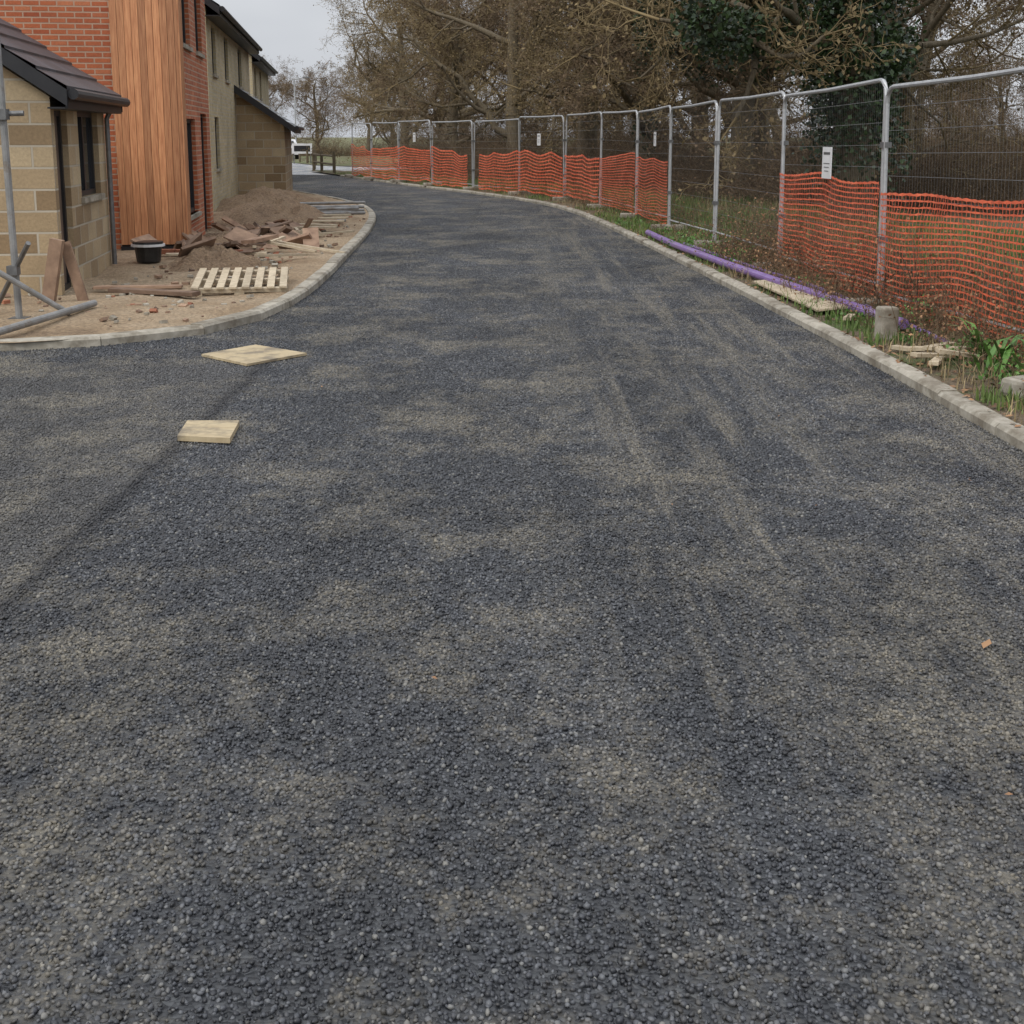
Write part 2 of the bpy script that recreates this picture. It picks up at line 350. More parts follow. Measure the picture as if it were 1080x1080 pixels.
def roof(mb,W,y0,y1,ze,tan,over,vo,mat='slate_tiles',xr=0,fascia='black_fascia'):
    half=W/2; n=max(3,int((half+over)/.27))
    for s in(1,-1):
        for i in range(n):
            a=(half+over)*i/n; b_=(half+over)*(i+1)/n
            def P(q,y,dz): 
                x=(xr+over-q) if s>0 else (xr-W-over+q); return (x,y,ze+(q)*tan+dz)
            l0,l1=.05,.022
            if s>0:
                mb.quad(P(a,y0-vo,l0),P(a,y1+vo,l0),P(b_,y1+vo,l1),P(b_,y0-vo,l1),mat)
                mb.quad(P(a,y0-vo,0),P(a,y1+vo,0),P(a,y1+vo,l0),P(a,y0-vo,l0),mat)
            else:
                mb.quad(P(a,y1+vo,l0),P(a,y0-vo,l0),P(b_,y0-vo,l1),P(b_,y1+vo,l1),mat)
                mb.quad(P(a,y1+vo,0),P(a,y0-vo,0),P(a,y0-vo,l0),P(a,y1+vo,l0),mat)
        for y in(y0-vo,y1+vo):
            xe=xr+over if s>0 else xr-W-over; xm=xr-half
            t=.17
            yy0,yy1=(y-.02,y+.02)
            a1=(xe,yy0,ze-t+.02);a2=(xm,yy0,ze+(half+over)*tan-t+.02);a3=(xm,yy0,ze+(half+over)*tan+.01);a4=(xe,yy0,ze+.01)
            mb.poly([a1,a2,a3,a4],fascia); mb.poly([(p[0],yy1,p[2]) for p in(a4,a3,a2,a1)],fascia)
            mb.poly([a1,(a1[0],yy1,a1[2]),(a2[0],yy1,a2[2]),a2],fascia)
        xe=xr+over if s>0 else xr-W-over
        xm=xr-half
        mb.quad((xe,y0-vo+.02,ze-.1),(xm,y0-vo+.02,ze+(half+over)*tan-.1),(xm,y1+vo-.02,ze+(half+over)*tan-.1),(xe,y1+vo-.02,ze-.1),fascia)
        sg=1 if s>0 else -1
        mb.box2(min(xe-sg*.03,xe-sg*.004),max(xe-sg*.03,xe-sg*.004),y0-vo+.03,y1+vo-.03,ze-.17,ze-.01,fascia)
        mb.tube([(xe+sg*.05,y0-vo+.02,ze-.03),(xe+sg*.05,y1+vo-.02,ze-.035)],.055,fascia,10)
        w=xr if s>0 else xr-W
        mb.box2(min(w,xe-sg*.03),max(w,xe-sg*.03),y0-vo+.02,y1+vo-.02,ze-.172,ze-.155,fascia)
    mb.tube([(xr-half,y0-vo-.02,ze+(half+over)*tan+.02),(xr-half,y1+vo+.02,ze+(half+over)*tan+.02)],.09,mat,8)
def gable(mb,W,y,ze,tan,mat,xr=0,th=.2):
    for yy,rev in((y,False),(y+th,True)):
        p=[(xr-W,yy,ze),(xr,yy,ze),(xr-W/2,yy,ze+W/2*tan)]
        mb.poly(p[::-1] if rev else p,mat)
def house(name,loc,W,L,H,wmat,side_ops,front_ops=(),tan=.7,over=.2,vo=.15,z0=-.05,rz=RZ):
    e=empty(name,loc,rz)
    w=MB(); wall(w,'x',0,0,L,z0,H,.25,list(side_ops),wmat)
    wall(w,'y',0,-W,-.25,z0,H,.25,list(front_ops),wmat)
    w.box2(-W,-W+.25,.25,L,z0,H,wmat); w.box2(-W+.25,-.25,L-.25,L,z0,H,wmat)
    gable(w,W,0,H,tan,wmat); gable(w,W,L-.2,H,tan,wmat)
    w.obj('walls',parent=e)
    g_=MB()
    for o in side_ops: window(g_,'x',0,*o[:4],mull=o[4] if len(o)>4 else 1,door=(len(o)>5),sill=len(o)<6)
    for o in front_ops: window(g_,'y',0,*o[:4],mull=o[4] if len(o)>4 else 1,door=(len(o)>5),sill=len(o)<6)
    if len(g_.v): g_.obj('windows_and_doors',parent=e)
    r=MB(); roof(r,W,0,L,H+.17-over*tan+.02,tan,over,vo); r.obj('roof',parent=e)
    return e
A=house('stone_block_garage',(-4.57,12.93,.05),5.2,2.9,1.98,'buff_block',
      [(.15,.75,.0,1.86,0,1),(1.3,2.45,.93,1.87,1)],tan=.68,over=.2,vo=.14)
dp=MB(); dp.tube([(.12,2.8,1.95),(.05,2.8,1.8),(.05,2.8,.05)],.03,'steel_dark',8); dp.obj('drainpipe',parent=A)
B=house('red_brick_house',(-4.62,18.13,.05),7.5,4.1,5.0,'red_brick',
      [(.5,1.9,.45,1.85,1),(.6,1.7,2.9,4.1,1),(2.5,3.4,2.9,4.1,0),(2.7,3.6,.0,1.95,0)],tan=.75,over=.25,vo=.15)
tb=MB(); x=-.86
while x<.0:
    w=.095; tb.box2(x,min(x+w-.005,.035),-.07-random.uniform(0,.004),-.035,.10,4.98,'timber'); x+=w
tb.box2(-.86,.03,-.034,-.002,.08,4.98,'black_fascia')
y=-.07
while y<.25:
    tb.box2(.037,.06,y,y+.09,.10,4.98,'timber'); y+=.095
tb.box2(.003,.036,-.03,.28,.08,4.98,'black_fascia')
tb.box2(-.87,.065,-.075,-.004,.0,.075,'black_fascia')
tb.obj('timber_cladding',parent=B)
C=house('buff_brick_house',(-6.25,27.0,.05),8,12.2,4.2,'buff_brick',
      [(1.0,1.9,.9,2.0,1),(1.0,1.9,2.9,3.9,1),(4,5,2.9,3.9,1),(8,9.2,2.9,3.9,1)],tan=.75,over=.3,vo=.2)
gb=MB()
gb.box2(.003,1.22,6.6,11,-.05,1.85,'buff_block')
gb.poly([(.003,6.6,1.85),(1.22,6.6,1.85),(.003,6.6,2.7)],'buff_block')
for i in range(6):
    a=1.5-1.5*i/6; b_=1.5-1.5*(i+1)/6
    za=1.78+(1.5-a)*.7; zb=1.78+(1.5-b_)*.7
    gb.quad((a,6.35,za+.05),(a,11.2,za+.05),(b_,11.2,zb+.02),(b_,6.35,zb+.02),'slate_tiles')
gb.poly([(1.5,6.35,1.66),(1.5,6.35,1.83),(.003,6.35,2.88),(.003,6.35,2.68)][::-1],'black_fascia')
gb.quad((1.5,6.35,1.66),(1.5,11.2,1.66),(1.5,11.2,1.83),(1.5,6.35,1.83),'black_fascia')
gb.quad((1.5,6.36,1.66),(.003,6.36,2.7),(.003,11.2,2.7),(1.5,11.2,1.66),'black_fascia')
gb.tube([(1.55,6.35,1.8),(1.55,11.2,1.8)],.055,'black_fascia')
gb.obj('lean_to_garage',parent=C)
D=house('terraced_brick_house',(-9.0,45.5,.05),8,10,4.3,'buff_brick',[(1,2,1,2.1,1),(4,5,1,2.1,1),(1,2,3,4,1),(4,5,3,4,1),(8,9,1,2.1,1)],tan=.75,over=.3,vo=.2)
E=house('terraced_brick_house',(-12.0,59,.05),8,12,3.9,'red_brick',[(1,2,1,2.1,1),(4,5,1,2.1,1)],tan=.75,over=.3,vo=.2,rz=RZ*1.9)

# ---------------------------------------------------------------- fence
FP=[(4.35,1.4),(4.1,4.9),(3.76,8.33),(3.40,11.76),(3.18,15.2),(2.92,18.5),(2.66,21.8),(2.42,25.1),(1.95,28.5),(1.3,31.8),(.2,35.1),(-1.15,38.3),(-2.55,41.5),(-3.9,44.7),(-5.2,47.9),(-6.3,51.1)]
fe=empty('metal_mesh_fence'); fr=MB(); wi=MB()
frames=[]
for i in range(len(FP)-1):
    a=Vector((*FP[i],.08)); b=Vector((*FP[i+1],.08)); d=(b-a).normalized(); nrm=Vector((d.y,-d.x,0))
    a=a+d*.045; b=b-d*.045; L=(b-a).length
    lean=random.uniform(-.06,.06); za=random.uniform(-.03,.06); zb=random.uniform(-.06,.04)
    def P(s,z,a=a,d=d,nrm=nrm,L=L,lean=lean,za=za,zb=zb): 
        q=s/L; return a+d*s+Vector((0,0,z+(za*(1-q)+zb*q)))+nrm*(lean*z*.5)
    frames.append((a,b,d,nrm,L,P))
    H=2.03; r=.14; pts=[P(0,0),P(0,H-r)]
    for t in(.25,.5,.75): pts.append(P(r*(1-math.cos(t*math.pi/2)),H-r+r*math.sin(t*math.pi/2)))
    pts+= [P(r,H),P(L*.5,H-.012),P(L-r,H)]
    for t in(.25,.5,.75): pts.append(P(L-r+r*math.sin(t*math.pi/2),H-r+r*math.cos(t*math.pi/2)))
    pts+= [P(L,H-r),P(L,0)]
    fr.tube(pts,.021,'steel',8)
    fr.tube([P(.02,.18),P(L-.02,.18)],.014,'steel',6)
    far=i>6
    s=.06
    while s<L-.03:
        x=P(s,.18); y_=P(s,H-.01); w=d*.0015
        wi.quad(x-w,x+w,y_+w,y_-w,'wire'); s+=.055 if not far else .11
    z=.25
    while z<H-.05:
        x=P(.02,z)+nrm*.004; y_=P(L-.02,z)+nrm*.004; w=Vector((0,0,.002))
        wi.quad(x-w,y_-w,y_+w,x+w,'wire'); z+=.2
    for z in(1.45,.6):
        c=P(0,z)-d*.045; fr.box(c,(.14,.06,.05),'steel_dark',math.atan2(d.y,d.x))
fr.obj('frames',parent=fe); wi.obj('wire_mesh',parent=fe)
ft=MB()
for i,p in enumerate(FP):
    d=(Vector(FP[min(i+1,len(FP)-1)])-Vector(FP[max(i-1,0)])); ft.box((p[0],p[1],.12),(.6,.2,.1),'concrete',math.atan2(d.y,d.x)+math.pi/2)
ft.obj('concrete_feet',parent=fe,bevel=.02)

V=[];F=[]
def addquad(a,b,c,d):
    i=len(V); V.extend((a,b,c,d)); F.append((i,i+1,i+2,i+3))
netspec=[(0,.1,1.15,1.15,0,1),(1,.08,1.15,1.13,0,1),(2,.02,1.13,1.12,0,1),(3,.03,1.12,1.17,0,1),(6,.08,1.15,1.18,0,1),(7,.08,1.2,1.05,0,1),(8,.1,1.1,1.12,0,1),(9,.08,1.1,1.2,0,1),(10,.1,1.2,1.1,0,.85),(11,.1,1.1,1.3,.1,1),(12,.1,1.15,1.2,0,1),(13,.1,1.25,1.15,0,1),(14,.1,1.15,1.2,0,1)]
for si,(i,zb_,t0,t1,u0,u1) in enumerate(netspec):
    a,b,d,nrm,L,P=frames[i]
    near=i<8; cu=.062 if near else .11; cv=.052 if near else .085
    W_=L*(u1-u0); nu=int(W_/cu); tm=(t0+t1)/2; nv=int((tm-zb_)/cv)
    def Q(u,v,off=0):
        top=t0*(1-u)+t1*u-(.025 if near else .09)*abs(math.sin(math.pi*(u*1.7+si*.37)))-(.07 if near else .13)*(nz(u*2.1,si,1.3)) 
        bot=zb_+.12*nz(u*3,i,1)
        vv=v+.07*nz(u*1.6,v*1.3+i*2,1)*math.sin(math.pi*v)
        z=bot+(top-bot)*vv+.006*nz(u*26,v*14+i,1)
        w=.05*nz(u*5,v*2+i*3,1)+.012*nz(u*25,v*9,1)
        return P((u0+(u1-u0)*u)*L+.05*nz(v*3,u*3+i,1),z)-nrm*(.035+w+off)
    hw=.0068 if near else .013; vw=.0042 if near else .008
    for r in range(nv+1):
        prev=None; hh=hw*(1.5 if r in(0,nv) else 1)
        for c in range(nu+1):
            p=Q(c/nu,r/nv); z=Vector((0,0,hh*(.7+.7*((c+r)%2))))
            if prev: addquad(prev[0],p-z,p+z,prev[1])
            prev=(p-z,p+z)
    for c in range(nu+1):
        prev=None
        for r in range(nv+1):
            p=Q(c/nu,r/nv,.002); w=d*vw
            if prev: addquad(prev[0],prev[1],p+w,p-w)
            prev=(p-w,p+w)
link('orange_safety_netting',np_mesh('orange_safety_netting',np.array([tuple(p) for p in V]),np.array(F),['net_orange']))
def notice(i,s,z,w=.13,h=.26):
    a,b,d,nrm,L,P=frames[i]; mb=MB(); c=P(s,z)-nrm*.04
    mb.box(c,(w,.008,h),'white_plastic',math.atan2(d.y,d.x)); mb.box(c-nrm*.0055+Vector((0,0,h*.3)),(w*.7,.002,h*.08),'steel_dark',math.atan2(d.y,d.x))
    for q in range(3): mb.box(c-nrm*.0055-Vector((0,0,h*(.02+.12*q))),(w*(.65-.1*q),.002,h*.03),'wire',math.atan2(d.y,d.x))
    for k in (-1,1): mb.tube([c+d*w*.4*k+Vector((0,0,h*.42)),c+d*w*.4*k+Vector((0,0,h*.42))+nrm*.05],.004,'black_plastic',5)
    mb.obj('notice_sign')
notice(3,1.55,1.28,.3,.32); notice(9,1.7,1.45,.25,.3); notice(12,1.5,1.5,.25,.3); notice(6,1.2,1.5,.2,.25)

# ---------------------------------------------------------------- trees
def segs_to_mesh(name,S,mats,leaf=None,leafmat=None,split=.03):
    S=np.array(S)
    p0=S[:,0:3];r0=S[:,3];p1=S[:,4:7];r1=S[:,7]
    t=p1-p0; t/=np.linalg.norm(t,axis=1,keepdims=True)+1e-9
    a=np.where(np.abs(t[:,2:3])<.9,np.array([[0,0,1.]]),np.array([[1.,0,0]]))
    u=np.cross(t,a); u/=np.linalg.norm(u,axis=1,keepdims=True); w=np.cross(t,u)
    Vs=[];Fs=[];Ms=[];base=0
    for sel,k,mi in((r0>=split,8,0),(r0<split,3,1)):
        n_=sel.sum()
        if n_==0: continue
        ang=np.arange(k)*2*np.pi/k
        ring=u[sel][:,None,:]*np.cos(ang)[None,:,None]+w[sel][:,None,:]*np.sin(ang)[None,:,None]
        A=p0[sel][:,None,:]+ring*r0[sel][:,None,None]; B=p1[sel][:,None,:]+ring*r1[sel][:,None,None]
        Vv=np.concatenate([A,B],1).reshape(-1,3)
        idx=np.arange(n_)[:,None]*2*k+base; q=np.arange(k); q2=(q+1)%k
        f=np.stack([idx+q,idx+q2,idx+k+q2,idx+k+q],-1).reshape(-1,4)
        Vs.append(Vv);Fs.append(f);Ms.append(np.full(len(f),mi)); base+=len(Vv)
    if leaf is not None and len(leaf):
        Lp=np.array(leaf); n_=len(Lp); sz=Lp[:,3:4]
        d1=rng.normal(size=(n_,3)); d1/=np.linalg.norm(d1,axis=1,keepdims=True); d2=np.cross(d1,rng.normal(size=(n_,3))); d2/=np.linalg.norm(d2,axis=1,keepdims=True)
        c=Lp[:,:3]; q=np.stack([c-d1*sz*.6,c+d2*sz*.45,c+d1*sz*.6,c-d2*sz*.45],1).reshape(-1,3)
        f=np.arange(n_*4).reshape(-1,4)+base; Vs.append(q);Fs.append(f);Ms.append(np.full(n_,2))
        mats=mats+[leafmat]
    return np_mesh(name,np.concatenate(Vs),np.concatenate(Fs),mats,np.concatenate(Ms))
def gen_tree(seed,height=11,trunk_r=.33,low=1.6,counts=(10,7,7,6,4),spread=1.0):
    R=random.Random(seed); S=[]; ends=[]; thick=[]
    def grow(p,d,L,r,lev):
        nseg=(7,8,5,4,3,2)[lev]; pts=[]; rr=r
        wob=(.10,.26,.30,.34,.38,.4)[lev]
        for i in range(nseg):
            d=(d+Vector((R.gauss(0,wob),R.gauss(0,wob),R.gauss(0,wob*.8)+(.03 if lev<2 else .02)))).normalized()
            q=p+d*(L/nseg); r2=r*(1-(i+1)/nseg*(.72 if lev else .55))
            if q.z<.25 and lev: d.z=abs(d.z); q=p+d*(L/nseg)
            S.append((p.x,p.y,p.z,rr,q.x,q.y,q.z,r2)); pts.append((p.copy(),q.copy(),d.copy(),r2)); 
            if lev<=2: thick.append((p.x,p.y,p.z,q.x,q.y,q.z,rr,lev))
            p=q; rr=r2
        if lev>=5 or lev>=len(counts): ends.append(tuple(p)); return
        n_=counts[lev]
        for k in range(n_):
            t=(k+R.random())/n_
            if lev==0: t=low/height*1.3+(1-low/height*1.3)*t
            else: t=.18+.82*t
            t=min(t,.999); s=pts[int(t*nseg)]; f=t*nseg%1; bp=s[0]+(s[1]-s[0])*f; dd=s[2]
            a=Vector((R.gauss(0,1),R.gauss(0,1),R.gauss(0,1))); a=(a-dd*a.dot(dd)).normalized()
            if lev==0:
                ang=k*2.4+R.random(); a=Vector((math.cos(ang),math.sin(ang),R.uniform(-.05,.35)))
                nd=(a*spread+dd*.35).normalized(); nl=height*R.uniform(.38,.58)*(1.1-.5*t)
            else:
                nd=(dd*.75+a*R.uniform(.6,1.2)).normalized(); nl=L*R.uniform(.34,.6)
            rb=max(s[3]*R.uniform(.45,.72),.0085)
            grow(bp,nd,nl,min(rb,.16),lev+1)
    grow(Vector((0,0,-.1)),Vector((R.uniform(-.1,.1),R.uniform(-.1,.1),1)).normalized(),height*.75,trunk_r,0)
    return S,ends,thick
def tree_mesh(seed,tw,**k):
    S,ends,th=gen_tree(seed,**k)
    E=np.array(ends); L=np.concatenate([E,rng.uniform(.04,.09,(len(E),1))],1)
    return segs_to_mesh('bare_tree',S,['bark',tw],L,tw),th
tm=[tree_mesh(11,'twig_olive',height=12),tree_mesh(23,'twig_brown',height=11,trunk_r=.28,low=1.2),tree_mesh(37,'twig_olive',height=13,trunk_r=.4,low=2.2),tree_mesh(41,'twig_brown',height=9,trunk_r=.22,low=.7,counts=(11,7,6,6,4))]
front=[(5.9,22.5,2,1.0,.3),(5.4,31,0,.95,1.2),(8.6,28,1,.9,2),(3.9,37.5,1,.95,4),(2.4,43,2,.9,.7),(6.2,44,3,1.1,5),(.2,50,0,.95,3),(-2.3,56,3,1.1,1.9),(-3.6,64,2,.9,2.6),(5,54,1,1,.1),(12.5,40,3,.9,3.3),(-6.0,72,0,.85,5.5),(6.6,34,0,1.0,2.9)]
for x,y,k,s,r in front: link('bare_oak_tree',tm[k][0],(x,y,.05),r,s)
dt=empty('distant_trees')
far=[(0,66,1),(2,74,3),(9,62,0),(14,66,2),(-3,82,2),(7,82,1),(-9,98,3),(-12,108,1),(-17,114,3),(26,78,3),(-23,122,1),(-29,130,3),(-36,140,2),(5,98,2),(20,105,0),(34,100,1),(45,110,3),(-6,116,0),(18,48,3)]
for j,(x,y,k) in enumerate(far): link('tree',tm[k][0],(x,y,0),j*1.7,random.uniform(.8,1.0)*(.7 if x>17 else 1),parent=dt)
def ivy(name,tm_i,loc,rz,s,zr_,maxr,n,levs,sz=(.045,.10)):
    th=[t for t in tm[tm_i][1] if t[7] in levs and zr_[0]<t[2]*s<zr_[1]]
    th2=np.array(th); Ls=np.linalg.norm(th2[:,3:6]-th2[:,:3],axis=1)*(1+(th2[:,7]==0)*2.5); pr=Ls/Ls.sum()
    ix=rng.choice(len(th2),n,p=pr); t=rng.random((n,1)); c=th2[ix,:3]*(1-t)+th2[ix,3:6]*t
    dr=rng.normal(size=(n,3)); dr/=np.linalg.norm(dr,axis=1,keepdims=True)
    lump=np.array([.6+.8*abs(nz(p[0]*1,p[1]+p[2]*1.3,.9,9)) for p in c])[:,None]
    lv=th2[ix,7][:,None]; rad=np.where(lv==0,maxr,maxr*.6)*lump*rng.random((n,1))**.4
    c=c+dr*rad; L=np.concatenate([c,rng.uniform(*sz,(n,1))],1)
    me=segs_to_mesh(name,[(0,0,0,.004,0,0,.05,.004)],['bark','bark'],L,'ivy'); return link(name,me,loc,rz,s)
ivy('ivy',2,(5.9,22.5,.05),.3,1.0,(.8,9),1.05,62000,(0,1))
ivy('ivy',0,(5.4,31,.05),1.2,.95,(2.8,9),1.0,30000,(0,1))
ivy('ivy',1,(3.9,37.5,.05),4,.95,(1,6),.45,6000,(0,))

def thicket(seed,n=380,h=2.0):
    R=random.Random(seed); S=[];L=[]
    for _ in range(n):
        p=Vector((R.uniform(-1.6,1.6),R.uniform(-1.1,1.1),0)); d=Vector((R.gauss(0,.35),R.gauss(0,.35),1)).normalized(); hh=h*R.uniform(.35,1)
        r=R.uniform(.004,.011)
        for k in range(6):
            d=(d+Vector((R.gauss(0,.3),R.gauss(0,.3),R.gauss(-.1,.2)))).normalized(); q=p+d*hh/5
            if q.z<0: break
            S.append((*p,r,*q,r*.8)); r*=.8
            if R.random()<.8:
                e=q+Vector((R.gauss(0,.2),R.gauss(0,.2),R.gauss(.05,.15))); S.append((*q,r*.7,*e,r*.4))
                if R.random()<.5: L.append((*e,R.uniform(.02,.05)))
            p=q
    return segs_to_mesh('thicket',S,['bramble','bramble'],L,'bramble')
th=[thicket(1),thicket(2),thicket(3,320,1.5)]
ug=empty('undergrowth')
fx=catmull([(*p,0) for p in FP],1.0)
for j in range(74):
    t=random.random(); p=fx[int(t*(len(fx)-1))]; o=random.choice([3.6,5,6.5,9,12])+random.uniform(-.5,.8)
    if 14<p.y<23 and o<6: continue
    link('thicket',random.choice(th),(p.x+o*.97,p.y+o*.2,.08),random.random()*6,random.uniform(.6,1.15),parent=ug)
for j in range(34):
    link('thicket',random.choice(th),(random.uniform(-3,45),random.uniform(58,75),.0),random.random()*6,random.uniform(1.1,1.9),parent=ug)
for j in range(16):
    link('thicket',random.choice(th),(-40+j*2.4,107+random.random()*3,.0),random.random()*6,random.uniform(.9,1.3),parent=ug)

def blades(name,pos,h,mat,wid=.006,lean=.5):
    n_=len(pos); P=np.array(pos); hh=np.array(h)[:,None]
    an=rng.random(n_)*6.283; d=np.stack([np.cos(an),np.sin(an),np.zeros(n_)],1); s=np.stack([-d[:,1],d[:,0],np.zeros(n_)],1)
    le=rng.random((n_,1))*lean; up=np.array([[0,0,1.]])
    w=wid*(.6+rng.random((n_,1)))
    m1=P+up*hh*.55+d*hh*le*.35; tp=P+up*hh*(1-.35*le)+d*hh*le
    Vv=np.stack([P-s*w,P+s*w,m1+s*w*.8,m1-s*w*.8,tp+s*w*.15,tp-s*w*.15],1).reshape(-1,3)
    b_=np.arange(n_)[:,None]*6; F_=np.concatenate([b_+np.array([[0,1,2,3]]),b_+np.array([[3,2,4,5]])],0)
    return link(name,np_mesh(name,Vv,F_,[mat]))
kx=[p.x for p in rr]; ky=[p.y for p in rr]
def kerbx(y): return float(np.interp(y,ky,kx))
gp=[];gh=[];dp_=[];dh=[]
for _ in range(90000):
    y=5+50*random.random()**1.7; o=.13+random.random()**1.1*5.5; x=kerbx(y)+o
    dens=nz(x,y,.9,4)+.15*nz(x,y,4,8)
    thr=.05 if o<1.0 else -.08
    if 14<y<26: thr-=.25
    z=zr(x,y,o)-.01
    if dens>thr: gp.append((x,y,z)); gh.append(random.uniform(.04,.14)*(1+.9*(o>1.0)))
    elif random.random()<.4: dp_.append((x,y,z)); dh.append(random.uniform(.05,.22)*(1+.9*(o>1.2)))
blades('grass',gp,gh,'grass_blade',.005); blades('dry_grass',dp_,dh,'dry_grass',.003,.8)
S=[];L=[]
for _ in range(2900):
    y=random.uniform(6.5,17) if random.random()<.8 else random.uniform(17,45)
    fxx=float(np.interp(y,[p[1] for p in FP],[p[0] for p in FP])); x=fxx+random.gauss(.22,.42)
    if x<kerbx(y)+.25: continue
    p=Vector((x,y,.08)); d=Vector((random.gauss(0,.25),random.gauss(0,.25),1)).normalized(); r=random.uniform(.0025,.0055); H=random.uniform(.15,.85)*(1 if x>fxx-.1 else .55)
    for k in range(4):
        d=(d+Vector((random.gauss(0,.2),random.gauss(0,.2),0))).normalized(); q=p+d*H/4; S.append((*p,r,*q,r*.8)); r*=.8; p=q
        for _k in range(2): 
            e=q+Vector((random.gauss(0,.08),random.gauss(0,.08),random.uniform(0,.1))); S.append((*q,r*.6,*e,r*.4)); L.append((*e,random.uniform(.012,.03)))
link('dead_weeds',segs_to_mesh('dead_weeds',S,['bramble','bramble'],L,'dead_leaf'))
L=[];S=[(3,8,.0,.003,3,8,.05,.003)]
pl=[(3.3,9.0,.22,260,.22),(3.4,8.1,.22,460,.36),(3.1,9.95,.16,110,.12),(3.5,7.6,.2,450,.4),(3.05,11.0,.25,110,.10),(3.15,13.2,.3,220,.16),(2.95,16,.5,450,.25),(2.75,18.5,.6,650,.3),(3.6,17.5,.9,900,.35),(3.4,10.5,.25,260,.28)]
for _ in range(34):
    y=random.uniform(6.8,24); x=kerbx(y)+random.uniform(.25,1.2); pl.append((x,y,random.uniform(.06,.16),random.randint(30,90),random.uniform(.06,.16)))
for cx,cy,r,n_,h in pl:
    for _ in range(n_):
        a=random.random()*6.28; q=r*random.random()**.6; L.append((cx+q*math.cos(a),cy+q*math.sin(a)*1.6,.09+h*random.random()**1.6*(1-q/r*.6),random.uniform(.014,.036)))
link('green_weeds',segs_to_mesh('green_weeds',S,['bramble','bramble'],L,'weed_leaf'))
dk=MB()
for _ in range(60):
    cx,cy=random.choice([(3.3,7.95),(3.4,7.65),(3.3,8.9),(3.2,8.4)]); a=random.random()*6.28; b0=Vector((cx+random.gauss(0,.04),cy+random.gauss(0,.05),.08)); dr=Vector((math.cos(a),math.sin(a),0)); sd=Vector((-dr.y,dr.x,0)); Ln=random.uniform(.12,.34); w=random.uniform(.012,.026)
    pr=[b0,b0+dr*Ln*.2+Vector((0,0,Ln*.5)),b0+dr*Ln*.5+Vector((0,0,Ln*.85)),b0+dr*Ln*.85+Vector((0,0,Ln*.9))]; ws=[.2,1,.9,.1]
    for k in range(3): dk.quad(pr[k]-sd*w*ws[k],pr[k]+sd*w*ws[k],pr[k+1]+sd*w*ws[k+1],pr[k+1]-sd*w*ws[k+1],'weed_leaf')
dk.obj('dock_plant')
L=[]
for _ in range(7500):
    y=5+45*random.random()**1.8; o=.08+random.random()**1.2*3; x=kerbx(y)+o; L.append((x,y,zr(x,y,max(o,.2))+.014,random.uniform(.010,.032)))
for _ in range(45):
    L.append((random.uniform(-3,2.5),random.uniform(2.6,30),.016,random.uniform(.008,.016)))
L.append((1.55,3.95,.018,.028))
def flat_leaves(name,L,mat):
    A=np.array(L); n_=len(A); an=rng.random(n_)*6.28; d=np.stack([np.cos(an),np.sin(an),rng.normal(0,.25,n_)],1); s=np.stack([-d[:,1],d[:,0],rng.normal(0,.25,n_)],1); c=A[:,:3]; z=A[:,3:4]
    Vv=np.stack([c-d*z,c+s*z*.6+[0,0,.002],c+d*z,c-s*z*.6+[0,0,.002]],1).reshape(-1,3); Vv[:,2]=np.maximum(Vv[:,2],.011)
    return link(name,np_mesh(name,Vv,np.arange(n_*4).reshape(-1,4),[mat]))
flat_leaves('fallen_leaves',L,'dead_leaf')

# ---------------------------------------------------------------- items right
mb=MB(); mb.tube([(2.16,20.4,.14),(2.3,18.0,.14),(2.55,15.2,.15),(2.78,13.3,.15),(2.98,11.8,.15),(3.2,10.35,.14)],.045,'pipe_purple',14); mb.obj('purple_duct_pipe')
mb=MB(); mb.tube([(2.5,18.6,.11),(2.85,15.2,.12),(3.12,12.9,.13),(3.24,11.3,.12),(3.3,9.6,.11)],.022,'pipe_purple',12); mb.obj('purple_duct_pipe')
mb=MB(); mb.box((2.80,12.5,.13),(.30,2.3,.022),'timber_light',Matrix.Rotation(math.radians(3.5),3,'Z')@Matrix.Rotation(-.10,3,'Y')); mb.obj('timber_board',bevel=.003)
mb=MB(); mb.box((2.94,9.95,.2),(.15,.13,.27),'concrete',.2); mb.obj('concrete_block',bevel=.02)
mb=MB(); mb.box((3.18,7.75,.13),(.3,.18,.12),'concrete',.5); mb.obj('concrete_block',bevel=.03)
mb=MB()
for x,y,z,l_,a,t in((3.0,8.95,.12,.42,.5,.1),(3.08,9.15,.135,.4,-.5,-.08),(2.95,8.75,.115,.3,1.1,.03),(3.1,8.8,.16,.28,.1,.15),(2.95,14.6,.12,.5,1.3,.05),(2.9,10.9,.12,.4,1.2,.05),(3.15,9.3,.13,.5,.9,.06),(2.9,9.3,.11,.22,2.2,.02)):
    mb.box((x,y,z),(l_,.065,.028),'timber_light',Matrix.Rotation(a,3,'Z')@Matrix.Rotation(t,3,'Y'))
mb.obj('timber_offcuts',bevel=.002)

# ---------------------------------------------------------------- items on road
def board(name,pts,z,t,mat):
    mb=MB(); lo=[(x,y,z) for x,y in pts]; hi=[(x,y,z+t) for x,y in pts]; mb.poly(hi,mat); mb.poly(lo[::-1],mat)
    for i in range(len(pts)):
        j=(i+1)%len(pts); mb.quad(lo[i],lo[j],hi[j],hi[i],mat)
    return mb.obj(name,bevel=.003)
board('plywood_cover',[(-2.35,9.55),(-1.92,9.13),(-1.56,9.6),(-2.03,10.0)],.009,.018,'ply')
board('plywood_cover',[(-1.83,6.82),(-1.53,6.76),(-1.57,7.2),(-1.87,7.2)],.009,.03,'ply')

